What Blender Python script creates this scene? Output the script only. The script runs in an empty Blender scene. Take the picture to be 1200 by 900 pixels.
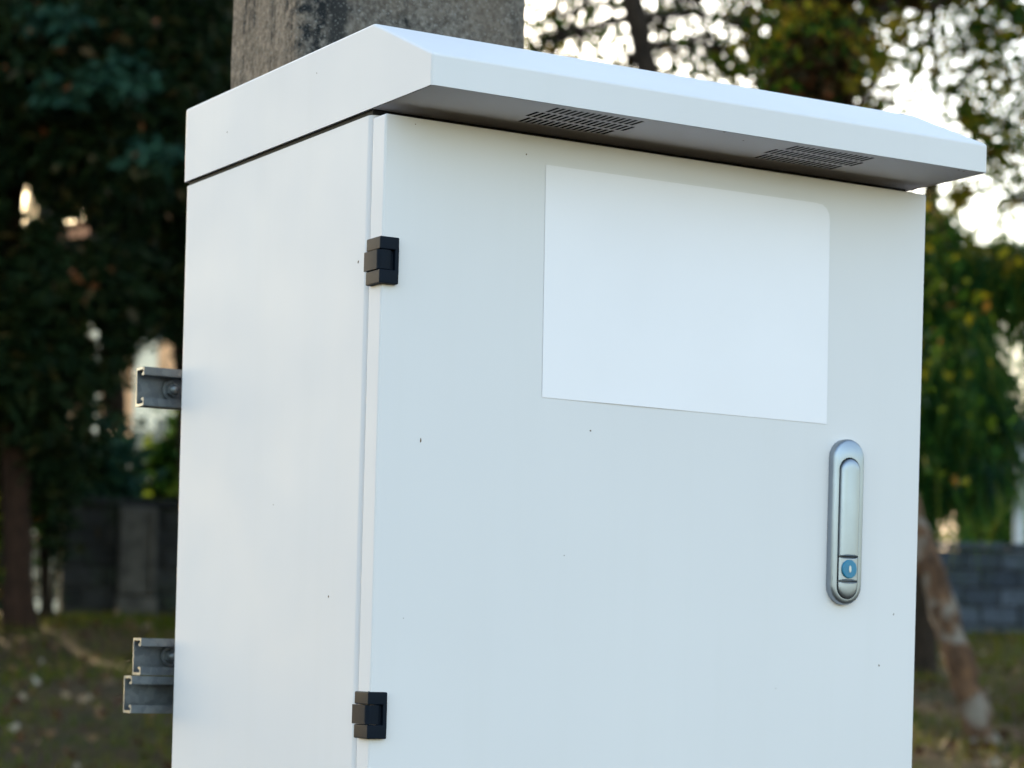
import bpy, bmesh, math, random
import numpy as np
from mathutils import Vector, Matrix

SC = bpy.context.scene
COL = SC.collection
# ------------------------------------------------------------------ camera
Z0 = 1.62                                   # height of the door's top edge
CAM = np.array([-0.9511, -1.8684, -0.4614 + Z0])
PITCH, ROLL, YAW = 0.0077084, -0.0260405, -0.5283208
FPX = 2850.0                                # focal length in pixels of a 1200 px wide frame
PPY = 450 + 291.417                         # principal point (shift lens)


def _rot(rx, ry, rz):
    cx, sx = math.cos(rx), math.sin(rx); cy, sy = math.cos(ry), math.sin(ry); cz, sz = math.cos(rz), math.sin(rz)
    Rx = np.array([[1, 0, 0], [0, cx, -sx], [0, sx, cx]])
    Ry = np.array([[cy, 0, sy], [0, 1, 0], [-sy, 0, cy]])
    Rz = np.array([[cz, -sz, 0], [sz, cz, 0], [0, 0, 1]])
    return Rz @ Rx @ Ry


R = _rot(PITCH, ROLL, YAW)
FW = np.array([math.sin(-YAW), math.cos(-YAW)])       # forward on the ground plan
RT = np.array([math.cos(-YAW), -math.sin(-YAW)])      # to the right on the ground plan

cd = bpy.data.cameras.new('camera'); cam = bpy.data.objects.new('camera', cd); COL.objects.link(cam)
cd.sensor_width = 36; cd.lens = FPX / 1200 * 36
cd.shift_y = 291.417 / 1200
cd.clip_start = .05; cd.clip_end = 3000
cd.dof.use_dof = True; cd.dof.focus_distance = 2.12; cd.dof.aperture_fstop = 9.0
Mc = Matrix(((R[0, 0], R[0, 2], -R[0, 1], CAM[0]), (R[1, 0], R[1, 2], -R[1, 1], CAM[1]), (R[2, 0], R[2, 2], -R[2, 1], CAM[2]), (0, 0, 0, 1)))
cam.matrix_world = Mc
SC.camera = cam

# ------------------------------------------------------------------ sky, sun, exposure
SUN_AZ = math.radians(9.5)                  # clockwise from +Y
SUN_EL = math.radians(12)
w = bpy.data.worlds.new('World'); SC.world = w; w.use_nodes = True
nt = w.node_tree; bg = nt.nodes['Background']
sky = nt.nodes.new('ShaderNodeTexSky'); sky.sky_type = 'NISHITA'; sky.sun_disc = False
sky.sun_elevation = SUN_EL; sky.sun_rotation = SUN_AZ; sky.air_density = 1.0; sky.dust_density = 1.2; sky.ozone_density = .3
nt.links.new(sky.outputs[0], bg.inputs[0]); bg.inputs[1].default_value = 0.15
sd = bpy.data.lights.new('sun', 'SUN'); sun = bpy.data.objects.new('sun', sd); COL.objects.link(sun)
sd.energy = 2.2; sd.angle = math.radians(.6); sd.color = (1.0, .74, .47)
sdir = Vector((math.sin(SUN_AZ) * math.cos(SUN_EL), math.cos(SUN_AZ) * math.cos(SUN_EL), math.sin(SUN_EL)))
sun.rotation_euler = sdir.to_track_quat('Z', 'Y').to_euler(); sun.location = sdir * 60
SC.view_settings.view_transform = 'Standard'; SC.view_settings.look = 'None'
SC.view_settings.gamma = 1; SC.view_settings.use_curve_mapping = False
SC.view_settings.exposure = 2.28
SC.cycles.use_denoising = True; SC.cycles.max_bounces = 8; SC.cycles.transparent_max_bounces = 4
SC.cycles.use_fast_gi = False; SC.cycles.sample_clamp_indirect = 6

# ------------------------------------------------------------------ helpers
rng = np.random.RandomState(11)
random.seed(5)


def at(px, py, s):
    """world point that lies s metres ahead of the lens plane"""
    return CAM + (R @ np.array([(px - 600) / FPX, 1, -(py - PPY) / FPX])) * s


def project(P):
    q = (P - CAM) @ R
    return np.stack([600 + FPX * q[:, 0] / q[:, 1], PPY - FPX * q[:, 2] / q[:, 1]], 1)


def height(x, y):
    """terrain: flat by the pole, then a gentle bank up to the boundary wall"""
    s = (x - CAM[0]) * FW[0] + (y - CAM[1]) * FW[1]
    t = np.clip((s - 5) / 20.0, 0, 1)
    z = 1.45 * (t * t * (3 - 2 * t) * .25 + t * .75)
    n = .05 * np.sin(x * .9 + 1.3) * np.cos(y * .7) + .025 * np.sin(x * 2.3 - y * 1.7) + .012 * np.sin(x * 6.1 + y * 4.3)
    return z + n * np.clip((s - 4) / 5, 0, 1) * np.clip((140 - s) / 100, 0, 1)


def ground(px, s):
    """ground point below picture column px, s metres ahead"""
    p = at(px, PPY, s)
    return np.array([p[0], p[1], float(height(p[0], p[1]))])


def tag(o, label=None, cat=None, group=None, kind=None):
    if label: o['label'] = label
    if cat: o['category'] = cat
    if group: o['group'] = group
    if kind: o['kind'] = kind
    return o


def empty(name, loc):
    o = bpy.data.objects.new(name, None); COL.objects.link(o); o.location = loc; o.empty_display_size = .1
    return o


def link(name, me, mat=None, parent=None, loc=None):
    """link a mesh given in world coordinates; under a parent Empty it is shifted to the parent's frame"""
    o = bpy.data.objects.new(name, me); COL.objects.link(o)
    if mat and not me.materials: me.materials.append(mat)
    if parent is not None:
        o.parent = parent
        bpy_off = Vector((0, 0, 0)); q = parent
        while q is not None:
            bpy_off += q.location; q = q.parent
        o.location = (Vector(loc) if loc is not None else Vector((0, 0, 0))) - bpy_off
    elif loc is not None:
        o.location = loc
    return o


def smooth(me, ang=35):
    me.shade_smooth()
    me.set_sharp_from_angle(angle=math.radians(ang))


def wn(o):
    md = o.modifiers.new('normals', 'WEIGHTED_NORMAL'); md.weight = 100; md.keep_sharp = True
    return o


def from_bm(bm, name, sm=None):
    bmesh.ops.recalc_face_normals(bm, faces=bm.faces)
    me = bpy.data.meshes.new(name); bm.to_mesh(me); bm.free()
    if sm: smooth(me, sm)
    return me


def bm_box(bm, x0, x1, y0, y1, z0, z1, bev=0, seg=2):
    r = bmesh.ops.create_cube(bm, size=1)
    vs = r['verts']
    for v in vs:
        v.co = Vector((x0 + (v.co.x + .5) * (x1 - x0), y0 + (v.co.y + .5) * (y1 - y0), z0 + (v.co.z + .5) * (z1 - z0)))
    if bev:
        es = list({e for v in vs for e in v.link_edges})
        bmesh.ops.bevel(bm, geom=es, offset=bev, segments=seg, profile=.5, affect='EDGES')


def box(name, mat, parent, x0, x1, y0, y1, z0, z1, bev=0, seg=2):
    bm = bmesh.new(); bm_box(bm, x0, x1, y0, y1, z0, z1, bev, seg)
    o = link(name, from_bm(bm, name, 40 if bev else None), mat, parent)
    return wn(o) if bev else o


def loft(loops, cap0=False, cap1=True):
    """loops: lists of equal length with 3-D points"""
    bm = bmesh.new(); rows = [[bm.verts.new(p) for p in L] for L in loops]; n = len(rows[0])
    for a, b in zip(rows, rows[1:]):
        for i in range(n): bm.faces.new((a[i], a[(i + 1) % n], b[(i + 1) % n], b[i]))
    if cap0: bm.faces.new(rows[0])
    if cap1: bm.faces.new(rows[-1])
    return bm


def tube_arrays(pts, rad, sides=8, jit=0, rs=rng):
    pts = np.asarray(pts, float); n = len(pts); V = []; Fc = []
    tang = np.gradient(pts, axis=0); tang /= np.linalg.norm(tang, axis=1)[:, None] + 1e-9
    ref = np.array([1., 0, 0]) if abs(tang[0][0]) < .8 else np.array([0, 1., 0])
    for i in range(n):
        t = tang[i]; u = np.cross(t, ref); u /= np.linalg.norm(u); v = np.cross(t, u)
        for k in range(sides):
            a = 2 * math.pi * k / sides
            V.append(pts[i] + (u * math.cos(a) + v * math.sin(a)) * rad[i] * (1 + jit * rs.uniform(-1, 1)))
    for i in range(n - 1):
        for k in range(sides):
            Fc.append((i * sides + k, i * sides + (k + 1) % sides, (i + 1) * sides + (k + 1) % sides, (i + 1) * sides + k))
    Fc.append(tuple(range(sides))[::-1]); Fc.append(tuple((n - 1) * sides + k for k in range(sides)))
    return V, Fc


class Pile:
    """collects polygons of one mesh"""
    def __init__(self): self.V = []; self.F = []
    def add(self, V, F):
        o = len(self.V); self.V += [tuple(v) for v in V]; self.F += [tuple(i + o for i in f) for f in F]
    def mesh(self, name, sm=None):
        me = bpy.data.meshes.new(name); me.from_pydata(self.V, [], self.F); me.update()
        if sm: smooth(me, sm)
        return me


def mesh_np(name, V, F):
    """V (n,3), F (m,k) -> mesh, fast"""
    me = bpy.data.meshes.new(name); V = np.ascontiguousarray(V, np.float32); F = np.ascontiguousarray(F, np.int32)
    me.vertices.add(len(V)); me.vertices.foreach_set('co', V.ravel())
    k = F.shape[1]
    me.loops.add(F.size); me.loops.foreach_set('vertex_index', F.ravel())
    me.polygons.add(len(F)); me.polygons.foreach_set('loop_start', np.arange(0, F.size, k, dtype=np.int32))
    me.update(calc_edges=True); me.validate()
    return me


# ------------------------------------------------------------------ materials
class Mat:
    def __init__(self, name, rough=.5, metal=0, spec=.5):
        self.m = bpy.data.materials.new(name); self.m.use_nodes = True
        self.t = self.m.node_tree; self.b = self.t.nodes['Principled BSDF']
        self.b.inputs['Roughness'].default_value = rough; self.b.inputs['Metallic'].default_value = metal
        self.b.inputs['Specular IOR Level'].default_value = spec
        self.co = None
    def n(self, kind, **kw):
        x = self.t.nodes.new(kind)
        for k, v in kw.items():
            if k in x.inputs: x.inputs[k].default_value = v
            else: setattr(x, k, v)
        return x
    def l(self, a, b): self.t.links.new(a, b)
    def coord(self, scale=(1, 1, 1)):
        tc = self.n('ShaderNodeNewGeometry'); mp = self.n('ShaderNodeMapping'); mp.inputs['Scale'].default_value = scale
        self.l(tc.outputs['Position'], mp.inputs['Vector']); return mp.outputs[0]
    def noise(self, scale, detail=4, rough=.55, co=None):
        x = self.n('ShaderNodeTexNoise', Scale=scale, Detail=detail, Roughness=rough)
        self.l(co if co is not None else self.coord(), x.inputs['Vector']); return x.outputs['Fac']
    def ramp(self, fac, stops):
        r = self.n('ShaderNodeValToRGB'); e = r.color_ramp.elements
        while len(e) < len(stops): e.new(.5)
        for q, (p, c) in zip(e, stops): q.position = p; q.color = (*c, 1) if len(c) == 3 else c
        self.l(fac, r.inputs[0]); return r.outputs[0]
    def mix(self, fac, a, b, mode='MIX'):
        x = self.n('ShaderNodeMix', data_type='RGBA', blend_type=mode)
        for i, v in ((0, fac), (6, a), (7, b)):
            if hasattr(v, 'is_linked'): self.l(v, x.inputs[i])
            else: x.inputs[i].default_value = v if i == 0 else (*v, 1)
        return x.outputs[2]
    def bump(self, fac, dist, strength=1):
        x = self.n('ShaderNodeBump', Strength=strength, Distance=dist); self.l(fac, x.inputs['Height'])
        self.l(x.outputs[0], self.b.inputs['Normal'])
    def base(self, c):
        if hasattr(c, 'is_linked'): self.l(c, self.b.inputs['Base Color'])
        else: self.b.inputs['Base Color'].default_value = (*c, 1)
        return self


def mat_paint():
    m = Mat('powder_coat', .6, 0, .13)
    big = m.noise(2.2, 3, .5)
    c = m.ramp(big, [(.3, (.655, .624, .637)), (.7, (.695, .664, .677))])
    # faint vertical run marks and dust
    st = m.noise(1.0, 4, .6, m.coord((30, 30, 1.6)))
    fac = m.ramp(st, [(.50, (0, 0, 0)), (.85, (.06, .06, .06))])
    c = m.mix(fac, c, (.48, .46, .40))
    m.base(c)
    r = m.ramp(m.noise(9, 4), [(.3, (.56, .56, .56)), (.7, (.68, .68, .68))]); m.l(r, m.b.inputs['Roughness'])
    b1 = m.n('ShaderNodeBump', Strength=.5, Distance=.0007); m.l(m.noise(5.5, 2, .4), b1.inputs['Height'])
    b2 = m.n('ShaderNodeBump', Strength=.35, Distance=.00012); m.l(m.noise(900, 2), b2.inputs['Height']); m.l(b1.outputs[0], b2.inputs['Normal'])
    m.l(b2.outputs[0], m.b.inputs['Normal'])
    return m.m


def mat_simple(name, col, rough, metal=0, var=.12, scale=40, bump=0, bscale=200, spec=.5):
    m = Mat(name, rough, metal, spec)
    f = m.noise(scale, 5)
    lo = tuple(c * (1 - var) for c in col); hi = tuple(min(1, c * (1 + var)) for c in col)
    m.base(m.ramp(f, [(.3, lo), (.7, hi)]))
    if bump: m.bump(m.noise(bscale, 4), bump, .6)
    return m.m


def mat_galv():
    m = Mat('galvanised_steel', .42, .75)
    v = m.n('ShaderNodeTexVoronoi', Scale=160.0); m.l(m.coord(), v.inputs['Vector'])
    bw = m.n('ShaderNodeRGBToBW'); m.l(v.outputs['Color'], bw.inputs[0])
    c = m.ramp(bw.outputs[0], [(.2, (.105, .122, .14)), (.8, (.15, .172, .19))])
    st = m.ramp(m.noise(35, 5), [(.5, (0, 0, 0)), (.8, (.6, .6, .6))])
    m.base(m.mix(st, c, (.17, .17, .16)))
    m.l(m.ramp(m.noise(60, 4), [(.3, (.32, .32, .32)), (.7, (.6, .6, .6))]), m.b.inputs['Roughness'])
    return m.m


def mat_concrete():
    m = Mat('weathered_concrete', .92, 0, .2)
    fine = m.noise(160, 8, .75)
    c = m.ramp(fine, [(.36, (.034, .032, .030)), (.5, (.135, .124, .112)), (.66, (.30, .275, .245))])
    warm = m.ramp(m.noise(4.5, 4, .6), [(.38, (0, 0, 0)), (.58, (.7, .7, .7))])
    c = m.mix(warm, c, (.165, .125, .092))
    # the narrow side is browner, with its stronger light painted in; a band of black mould sits beside the front corner
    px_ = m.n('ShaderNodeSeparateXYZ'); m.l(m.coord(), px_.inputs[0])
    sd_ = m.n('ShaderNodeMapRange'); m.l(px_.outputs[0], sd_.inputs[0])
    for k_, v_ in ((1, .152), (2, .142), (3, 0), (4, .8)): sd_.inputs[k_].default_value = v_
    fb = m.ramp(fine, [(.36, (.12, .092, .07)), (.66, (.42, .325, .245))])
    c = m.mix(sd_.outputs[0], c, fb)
    jx = m.n('ShaderNodeMath', operation='MULTIPLY_ADD'); m.l(m.noise(22, 5, .7), jx.inputs[0]); jx.inputs[1].default_value = .05; m.l(px_.outputs[0], jx.inputs[2])
    bd = m.ramp(jx.outputs[0], [(.200, (0, 0, 0)), (.212, (.9, .9, .9)), (.226, (.9, .9, .9)), (.236, (0, 0, 0))])
    c = m.mix(bd, c, (.020, .021, .022))
    # black mould streaks with a shape of their own, running down the pole
    st = m.noise(1.0, 6, .65, m.coord((17, 17, 1.1)))
    sm = m.ramp(st, [(.50, (0, 0, 0)), (.58, (1, 1, 1))])
    br = m.ramp(m.noise(70, 6, .7), [(.42, (0, 0, 0)), (.56, (1, 1, 1))])
    both = m.mix(1.0, sm, br, 'MULTIPLY')
    c = m.mix(both, c, (.016, .017, .018))
    pit = m.ramp(m.noise(420, 2), [(.62, (0, 0, 0)), (.7, (1, 1, 1))])
    c = m.mix(pit, c, (.30, .29, .27))
    m.base(c)
    m.bump(m.noise(150, 7, .75), .005, 1)
    return m.m


def mat_bark(name, a, b, d, lichen=None, scale=9):
    m = Mat(name, .95, 0, .15)
    f = m.noise(1.0, 6, .65, m.coord((scale * 3, scale * 3, scale)))
    c = m.ramp(f, [(.3, a), (.52, b), (.75, d)])
    if lichen:
        g = m.ramp(m.noise(5.5, 4, .6), [(.49, (0, 0, 0)), (.61, (.9, .9, .9))])
        c = m.mix(g, c, lichen)
    m.base(c); m.bump(f, .02, 1)
    return m.m


def mat_leaf(name, stops, trans=.35, rough=.5):
    m = Mat(name, rough, 0, .12)
    g = m.n('ShaderNodeNewGeometry')
    c = m.ramp(g.outputs['Random Per Island'], stops)
    m.base(c)
    tr = m.n('ShaderNodeBsdfTranslucent'); m.l(c, tr.inputs[0])
    mx = m.n('ShaderNodeMixShader'); mx.inputs[0].default_value = trans
    out = m.t.nodes['Material Output']
    m.l(m.b.outputs[0], mx.inputs[1]); m.l(tr.outputs[0], mx.inputs[2]); m.l(mx.outputs[0], out.inputs[0])
    return m.m


def mat_ground():
    m = Mat('bank_soil', .95, 0, .15)
    c = m.ramp(m.noise(1.1, 6, .65), [(.35, (.040, .036, .005)), (.5, (.060, .034, .010)), (.68, (.078, .044, .016))])
    f = m.ramp(m.noise(14, 6, .7), [(.35, (.35, .35, .35)), (.75, (1.3, 1.3, 1.3))])
    m.base(m.mix(1.0, c, f, 'MULTIPLY')); m.bump(m.noise(25, 6, .7), .03, 1)
    return m.m


def mat_stone(name, a, b, green=.35):
    m = Mat(name, .93, 0, .2)
    oi = m.n('ShaderNodeObjectInfo')
    c0 = m.ramp(oi.outputs['Random'], [(0, a), (1, b)])
    f = m.ramp(m.noise(18, 7, .7), [(.3, (.45, .45, .45)), (.72, (1.35, 1.35, 1.35))])
    c = m.mix(1.0, c0, f, 'MULTIPLY')
    g = m.ramp(m.noise(3, 4), [(.5, (0, 0, 0)), (.66, (green, green, green))])
    m.base(m.mix(g, c, (.035, .05, .03))); m.bump(m.noise(60, 6, .7), .012, .8)
    return m.m


M = {}
M['paint'] = mat_paint()
M['black'] = mat_simple('black_plastic', (.0025, .006, .013), .55, 0, .15, 60, .0001, 500, .10)
M['gasket'] = mat_simple('black_rubber', (.012, .012, .012), .8)
M['sheet'] = mat_simple('white_vinyl', (.76, .72, .765), .40, 0, .02, 6, .0012, 7)
M['zinc'] = mat_simple('satin_zinc', (.30, .33, .37), .40, .95, .06, 30, .00006, 700)
M['blue'] = mat_simple('blue_plastic', (.003, .16, .29), .38, 0, .1, 90)
M['slot'] = mat_simple('key_slot_metal', (.45, .47, .48), .4, .6)
M['galv'] = mat_galv()
M['inside'] = mat_simple('hood_inner_shade', (.02, .02, .02), .8)
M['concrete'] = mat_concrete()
M['soil'] = mat_ground()
M['bark_dark'] = mat_bark('dark_bark', (.012, .009, .007), (.026, .018, .013), (.05, .035, .026))
M['bark_red'] = mat_bark('reddish_bark', (.010, .006, .004), (.026, .013, .008), (.045, .024, .016))
M['bark_lean'] = mat_bark('patchy_orange_bark', (.024, .014, .010), (.095, .052, .030), (.19, .10, .052), (.19, .165, .14), 6)
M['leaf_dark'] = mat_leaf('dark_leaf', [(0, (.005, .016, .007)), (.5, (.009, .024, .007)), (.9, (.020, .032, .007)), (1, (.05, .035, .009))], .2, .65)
M['leaf_mid'] = mat_leaf('mid_leaf', [(0, (.018, .055, .008)), (.45, (.040, .090, .008)), (.78, (.11, .14, .010)), (.92, (.32, .25, .010)), (1, (.20, .08, .015))], .5)
M['leaf_brown'] = mat_leaf('brown_green_leaf', [(0, (.030, .022, .010)), (.45, (.045, .040, .014)), (.7, (.09, .048, .02)), (1, (.19, .065, .025))], .35)
M['leaf_yellow'] = mat_leaf('yellow_leaf', [(0, (.22, .19, .02)), (.6, (.40, .30, .02)), (1, (.45, .25, .03))], .45)
M['needle'] = mat_leaf('fine_green_strand', [(0, (.008, .040, .012)), (.5, (.020, .075, .012)), (.85, (.055, .12, .014)), (1, (.16, .16, .02))], .45, .65)
M['shrub'] = mat_leaf('shrub_leaf', [(0, (.03, .09, .015)), (.6, (.07, .16, .02)), (1, (.22, .26, .03))], .4)
M['teal'] = mat_leaf('bluish_leaf', [(0, (.010, .038, .026)), (1, (.024, .066, .040))], .25)
M['grass'] = mat_leaf('grass_blade', [(0, (.034, .050, .003)), (.6, (.062, .084, .004)), (.9, (.12, .095, .008)), (1, (.15, .085, .02))], .35)
M['litter'] = mat_leaf('dead_leaf', [(0, (.035, .018, .010)), (.5, (.07, .036, .02)), (.8, (.13, .07, .035)), (.95, (.19, .13, .08)), (1, (.30, .27, .22))], .1, .8)
M['stone_grey'] = mat_stone('grey_block', (.034, .043, .058), (.072, .087, .112))
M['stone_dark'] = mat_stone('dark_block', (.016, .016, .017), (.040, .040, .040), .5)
M['mortar'] = mat_simple('old_mortar', (.018, .018, .017), .95, 0, .3, 20, .01, 50)
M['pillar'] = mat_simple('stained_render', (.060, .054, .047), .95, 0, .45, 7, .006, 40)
M['cream'] = mat_simple('sun_warmed_cream', (.82, .71, .54), .9, 0, .06, 2)  # wall tone warmed to stand in for direct sun
M['peach'] = mat_simple('sun_warmed_peach', (.78, .42, .22), .9, 0, .08, 2)  # warm paint carries the sunlit look of the far house
M['tile'] = mat_simple('orange_roof_tile', (.52, .20, .075), .85, 0, .2, 8)
M['pink'] = mat_simple('pinkish_wall', (.55, .34, .27), .9, 0, .08, 2)
M['glass'] = mat_simple('dark_pane', (.03, .035, .04), .12, 0, .1, 3)
M['wood'] = mat_simple('weathered_beige_post', (.42, .33, .22), .9, 0, .2, 12)
M['postgrey'] = mat_simple('pale_grey_post', (.50, .52, .53), .7, 0, .12, 10)

# ================================================================== SETTING
# ground: one sheet out to the horizon, finer close by
sv = np.concatenate([np.linspace(-60, -6, 10), np.linspace(-4, 4, 9), np.linspace(4.6, 30, 80), np.geomspace(31, 900, 24)])
lv = np.concatenate([-np.geomspace(14, 700, 18)[::-1], np.linspace(-13, 13, 90), np.geomspace(14, 700, 18)])
S, L = np.meshgrid(sv, lv, indexing='ij')
X = CAM[0] + S * FW[0] + L * RT[0]; Y = CAM[1] + S * FW[1] + L * RT[1]
Vg = np.stack([X, Y, height(X, Y)], -1).reshape(-1, 3)
nl = len(lv); ii = (np.arange(len(sv) - 1)[:, None] * nl + np.arange(nl - 1)[None]).ravel()
gm = mesh_np('ground', Vg, np.stack([ii, ii + 1, ii + nl + 1, ii + nl], 1)); gm.shade_smooth()
# normals up
if gm.polygons[0].normal.z < 0: gm.flip_normals()
tag(link('ground', gm, M['soil']), 'bare brown soil bank rising to the boundary wall', 'ground', kind='structure')


def leaves(P, D, length, width, fold=.15, rs=rng):
    """P bases, D directions -> folded leaf of two triangles each"""
    n = len(P); D = D / (np.linalg.norm(D, axis=1)[:, None] + 1e-9)
    r = rs.normal(size=(n, 3)); W = np.cross(D, r); W /= np.linalg.norm(W, axis=1)[:, None] + 1e-9
    N = np.cross(D, W)
    Lg = (length * rs.uniform(.6, 1.3, n))[:, None]; Wd = Lg * (width / length)
    a = P; b = P + D * Lg * .45 + W * Wd * .5 + N * Lg * fold; c = P + D * Lg; d = P + D * Lg * .45 - W * Wd * .5 + N * Lg * fold
    V = np.stack([a, b, c, d], 1).reshape(-1, 3)
    o = np.arange(n) * 4
    return V, np.concatenate([np.stack([o, o + 1, o + 2], 1), np.stack([o, o + 2, o + 3], 1)])


def strands(P, length, width, sway=.35, rs=rng):
    """hanging needle strands: two quads each"""
    n = len(P); az = rs.uniform(0, 2 * math.pi, n); Lg = (length * rs.uniform(.5, 1.3, n))[:, None]
    out = np.stack([np.cos(az), np.sin(az), np.zeros(n)], 1)
    p1 = P + out * Lg * sway * rs.uniform(.2, 1, (n, 1)) + np.array([0, 0, -1]) * Lg * .4
    p2 = p1 + out * Lg * sway * .3 + np.array([0, 0, -1]) * Lg * .6
    a2 = rs.uniform(0, 2 * math.pi, n); wv = np.stack([np.cos(a2), np.sin(a2), np.zeros(n)], 1) * width * .5
    V = np.stack([P - wv, P + wv, p1 - wv, p1 + wv, p2 - wv * .3, p2 + wv * .3], 1).reshape(-1, 3)
    o = np.arange(n) * 6
    return V, np.concatenate([np.stack([o, o + 1, o + 3, o + 2], 1), np.stack([o + 2, o + 3, o + 5, o + 4], 1)])


# ================================================================== THE CABINET
W, D = 0.60, 0.4453
ZB = 0.0082
cab = empty('electrical_cabinet', (W / 2, D / 2, Z0 - .80))
tag(cab, 'light grey metal outdoor electrical cabinet with sloping rain hood mounted on concrete pole', 'cabinet')


def zz(v): return v + Z0


# housing: rounded shell
bm = bmesh.new(); bm_box(bm, 0, W, .0275, D, zz(-.80), zz(.0035))
bmesh.ops.bevel(bm, geom=[e for e in bm.edges if abs(e.verts[0].co.z - e.verts[1].co.z) > .5], offset=.0065, segments=5, profile=.5, affect='EDGES')
housing = wn(link('housing', from_bm(bm, 'housing', 50), M['paint'], cab))
box('roof_gasket', M['gasket'], cab, .0025, W - .0025, .03, D - .004, zz(.0035), zz(.03))
box('door_gasket', M['gasket'], cab, .011, W - .011, .0235, .0275, zz(-.79), zz(-.008))
# door: folded sheet with rounded folds
bm = bmesh.new(); bm_box(bm, 0, W, 0, .0245, zz(-.795), zz(0), .0022, 3)
door = wn(link('door', from_bm(bm, 'door', 50), M['paint'], cab))

# rain hood (open below) with a soffit that has two louvred vents
prof = [(D + .001, ZB), (D + .001, .0831), (.0253, .0825), (-.0852, .0351), (-.0852, ZB)]
bm = bmesh.new()
x0, x1 = -.0015, W + .0027
A = [bm.verts.new((x0, y, zz(z))) for y, z in prof]; B = [bm.verts.new((x1, y, zz(z))) for y, z in prof]
for i in range(4): bm.faces.new((A[i], A[i + 1], B[i + 1], B[i]))
bm.faces.new(A); bm.faces.new(B[::-1])
bmesh.ops.recalc_face_normals(bm, faces=bm.faces)
keep = [e for e in bm.edges if len(e.link_faces) == 2]
bmesh.ops.bevel(bm, geom=keep, offset=.0026, segments=3, profile=.5, affect='EDGES')
me = bpy.data.meshes.new('rain_hood'); bm.to_mesh(me); bm.free(); smooth(me, 50)
hood = link('rain_hood', me, M['paint'], cab)
md = hood.modifiers.new('thick', 'SOLIDIFY'); md.thickness = .0016; md.offset = -1; wn(hood)


def soffit():
    slots = []
    for vx in (.129, .387):
        for row, (ya, yb) in enumerate(((-.0715, -.0510), (-.0475, -.0270), (-.0235, -.0030))):
            for k in range(-1 if row == 1 else 0, 16 if row == 1 else 15): slots.append((vx + k * .0062, vx + k * .0062 + .0040, ya, yb))
    xs = sorted({x0 + .002, x1 - .002} | {round(v, 5) for s in slots for v in s[:2]})
    ys = sorted({-.0836, D - .002} | {v for s in slots for v in s[2:]})
    P = Pile(); z = zz(ZB + .0008)
    # each band in y is split only at its own slots, so the plate stays light
    for ya, yb in zip(ys, ys[1:]):
        cuts = sorted((s[0], s[1]) for s in slots if s[2] == ya and s[3] == yb)
        x = x0 + .002
        for a, b in cuts + [(x1 - .002, None)]:
            n = [(x, ya, z), (a, ya, z), (a, yb, z), (x, yb, z)]
            P.add(n, [(0, 3, 2, 1)]); x = b
    return P.mesh('soffit')


so = link('soffit', soffit(), M['paint'], hood)
md = so.modifiers.new('thick', 'SOLIDIFY'); md.thickness = .0003; md.offset = -1
# black sheet added above the soffit, painting in the hood's inner shade, so that the vent slots read as openings into the hood
box('hood_shade_sheet', M['inside'], hood, .004, W - .004, -.080, D - .01, zz(ZB + .022), zz(ZB + .024))

# blank printed-out sheet stuck on the door, slightly out of square, top right corner rounded off
cor = [(.1617, -.0249), (.4808, -.0241), (.4833, -.2350), (.1640, -.2332)]
nx, ny = 36, 24
P = Pile(); idx = {}
for j in range(ny + 1):
    for i in range(nx + 1):
        u, v = i / nx, j / ny
        top = np.array(cor[0]) * (1 - u) + np.array(cor[1]) * u; bot = np.array(cor[3]) * (1 - u) + np.array(cor[2]) * u
        q = top * (1 - v) + bot * v
        du, dv = (1 - u) * .319, v * .21
        rr = .014
        if du < rr and dv < rr:
            e = math.hypot(rr - du, rr - dv); m_ = max(rr - du, rr - dv)
            if e > 0: q = q + np.array([-(rr - du), -(rr - dv)]) * (1 - m_ / e) * 1.0
        bulge = .00010 * math.sin(u * 9 + 1) * math.sin(v * 6 + .5) * min(1, 5 * u, 5 * v, 5 * (1 - u), 5 * (1 - v))
        lift = .0005 * max(0, (v - .93) / .07) * max(0, math.sin(u * 7 - .6))
        P.V.append((q[0], -.0005 - lift, zz(q[1]))); idx[i, j] = len(P.V) - 1
for j in range(ny):
    for i in range(nx): P.F.append((idx[i, j], idx[i, j + 1], idx[i + 1, j + 1], idx[i + 1, j]))
sh = link('label_sheet', P.mesh('label_sheet', 60), M['sheet'], door)
tag(sh, 'blank white sheet stuck on the door')


# hinges
def make_hinge(zc):
    z0, z1 = zc - .0202, zc + .0202
    bm = bmesh.new()
    bm_box(bm, -.0052, .0136, -.0062, .0205, zc + .0092, z1, .0011, 2)      # upper leaf knuckle
    bm_box(bm, -.0052, .0136, -.0062, .0205, z0, zc - .0082, .0011, 2)      # lower leaf knuckle
    bm_box(bm, .0098, .0136, -.0060, -.0002, zc - .012, zc + .012, .0005, 1)  # web joining them on the door
    bm_box(bm, .0060, .0100, -.0022, -.0002, zc - .012, zc + .012)
    h = wn(link('hinge', from_bm(bm, 'hinge', 40), M['black'], cab))
    # barrel of the fixed half: rounded in plan
    pts = [(-.0060, .0225), (-.0060, -.001)] + [(-.0060 + .0045 * (1 - math.cos(a)), -.001 - .0047 * math.sin(a)) for a in np.linspace(.2, math.pi / 2, 6)] + [(.0045, -.0055), (.0062, -.0045), (.0062, -.0002), (.0, -.0002), (0, .0222)]
    bm = loft([[(x, y, z) for x, y in pts] for z in (zc - .0078, zc + .0088)], True, True)
    link('hinge_barrel', from_bm(bm, 'hinge_barrel', 40), M['black'], h)
    bm = bmesh.new(); bmesh.ops.create_cone(bm, cap_ends=True, segments=12, radius1=.0019, radius2=.0019, depth=.0412, matrix=Matrix.Translation((.001, .003, zc)))
    link('hinge_pin', from_bm(bm, 'hinge_pin', 40), M['galv'], h)
    return h


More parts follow.
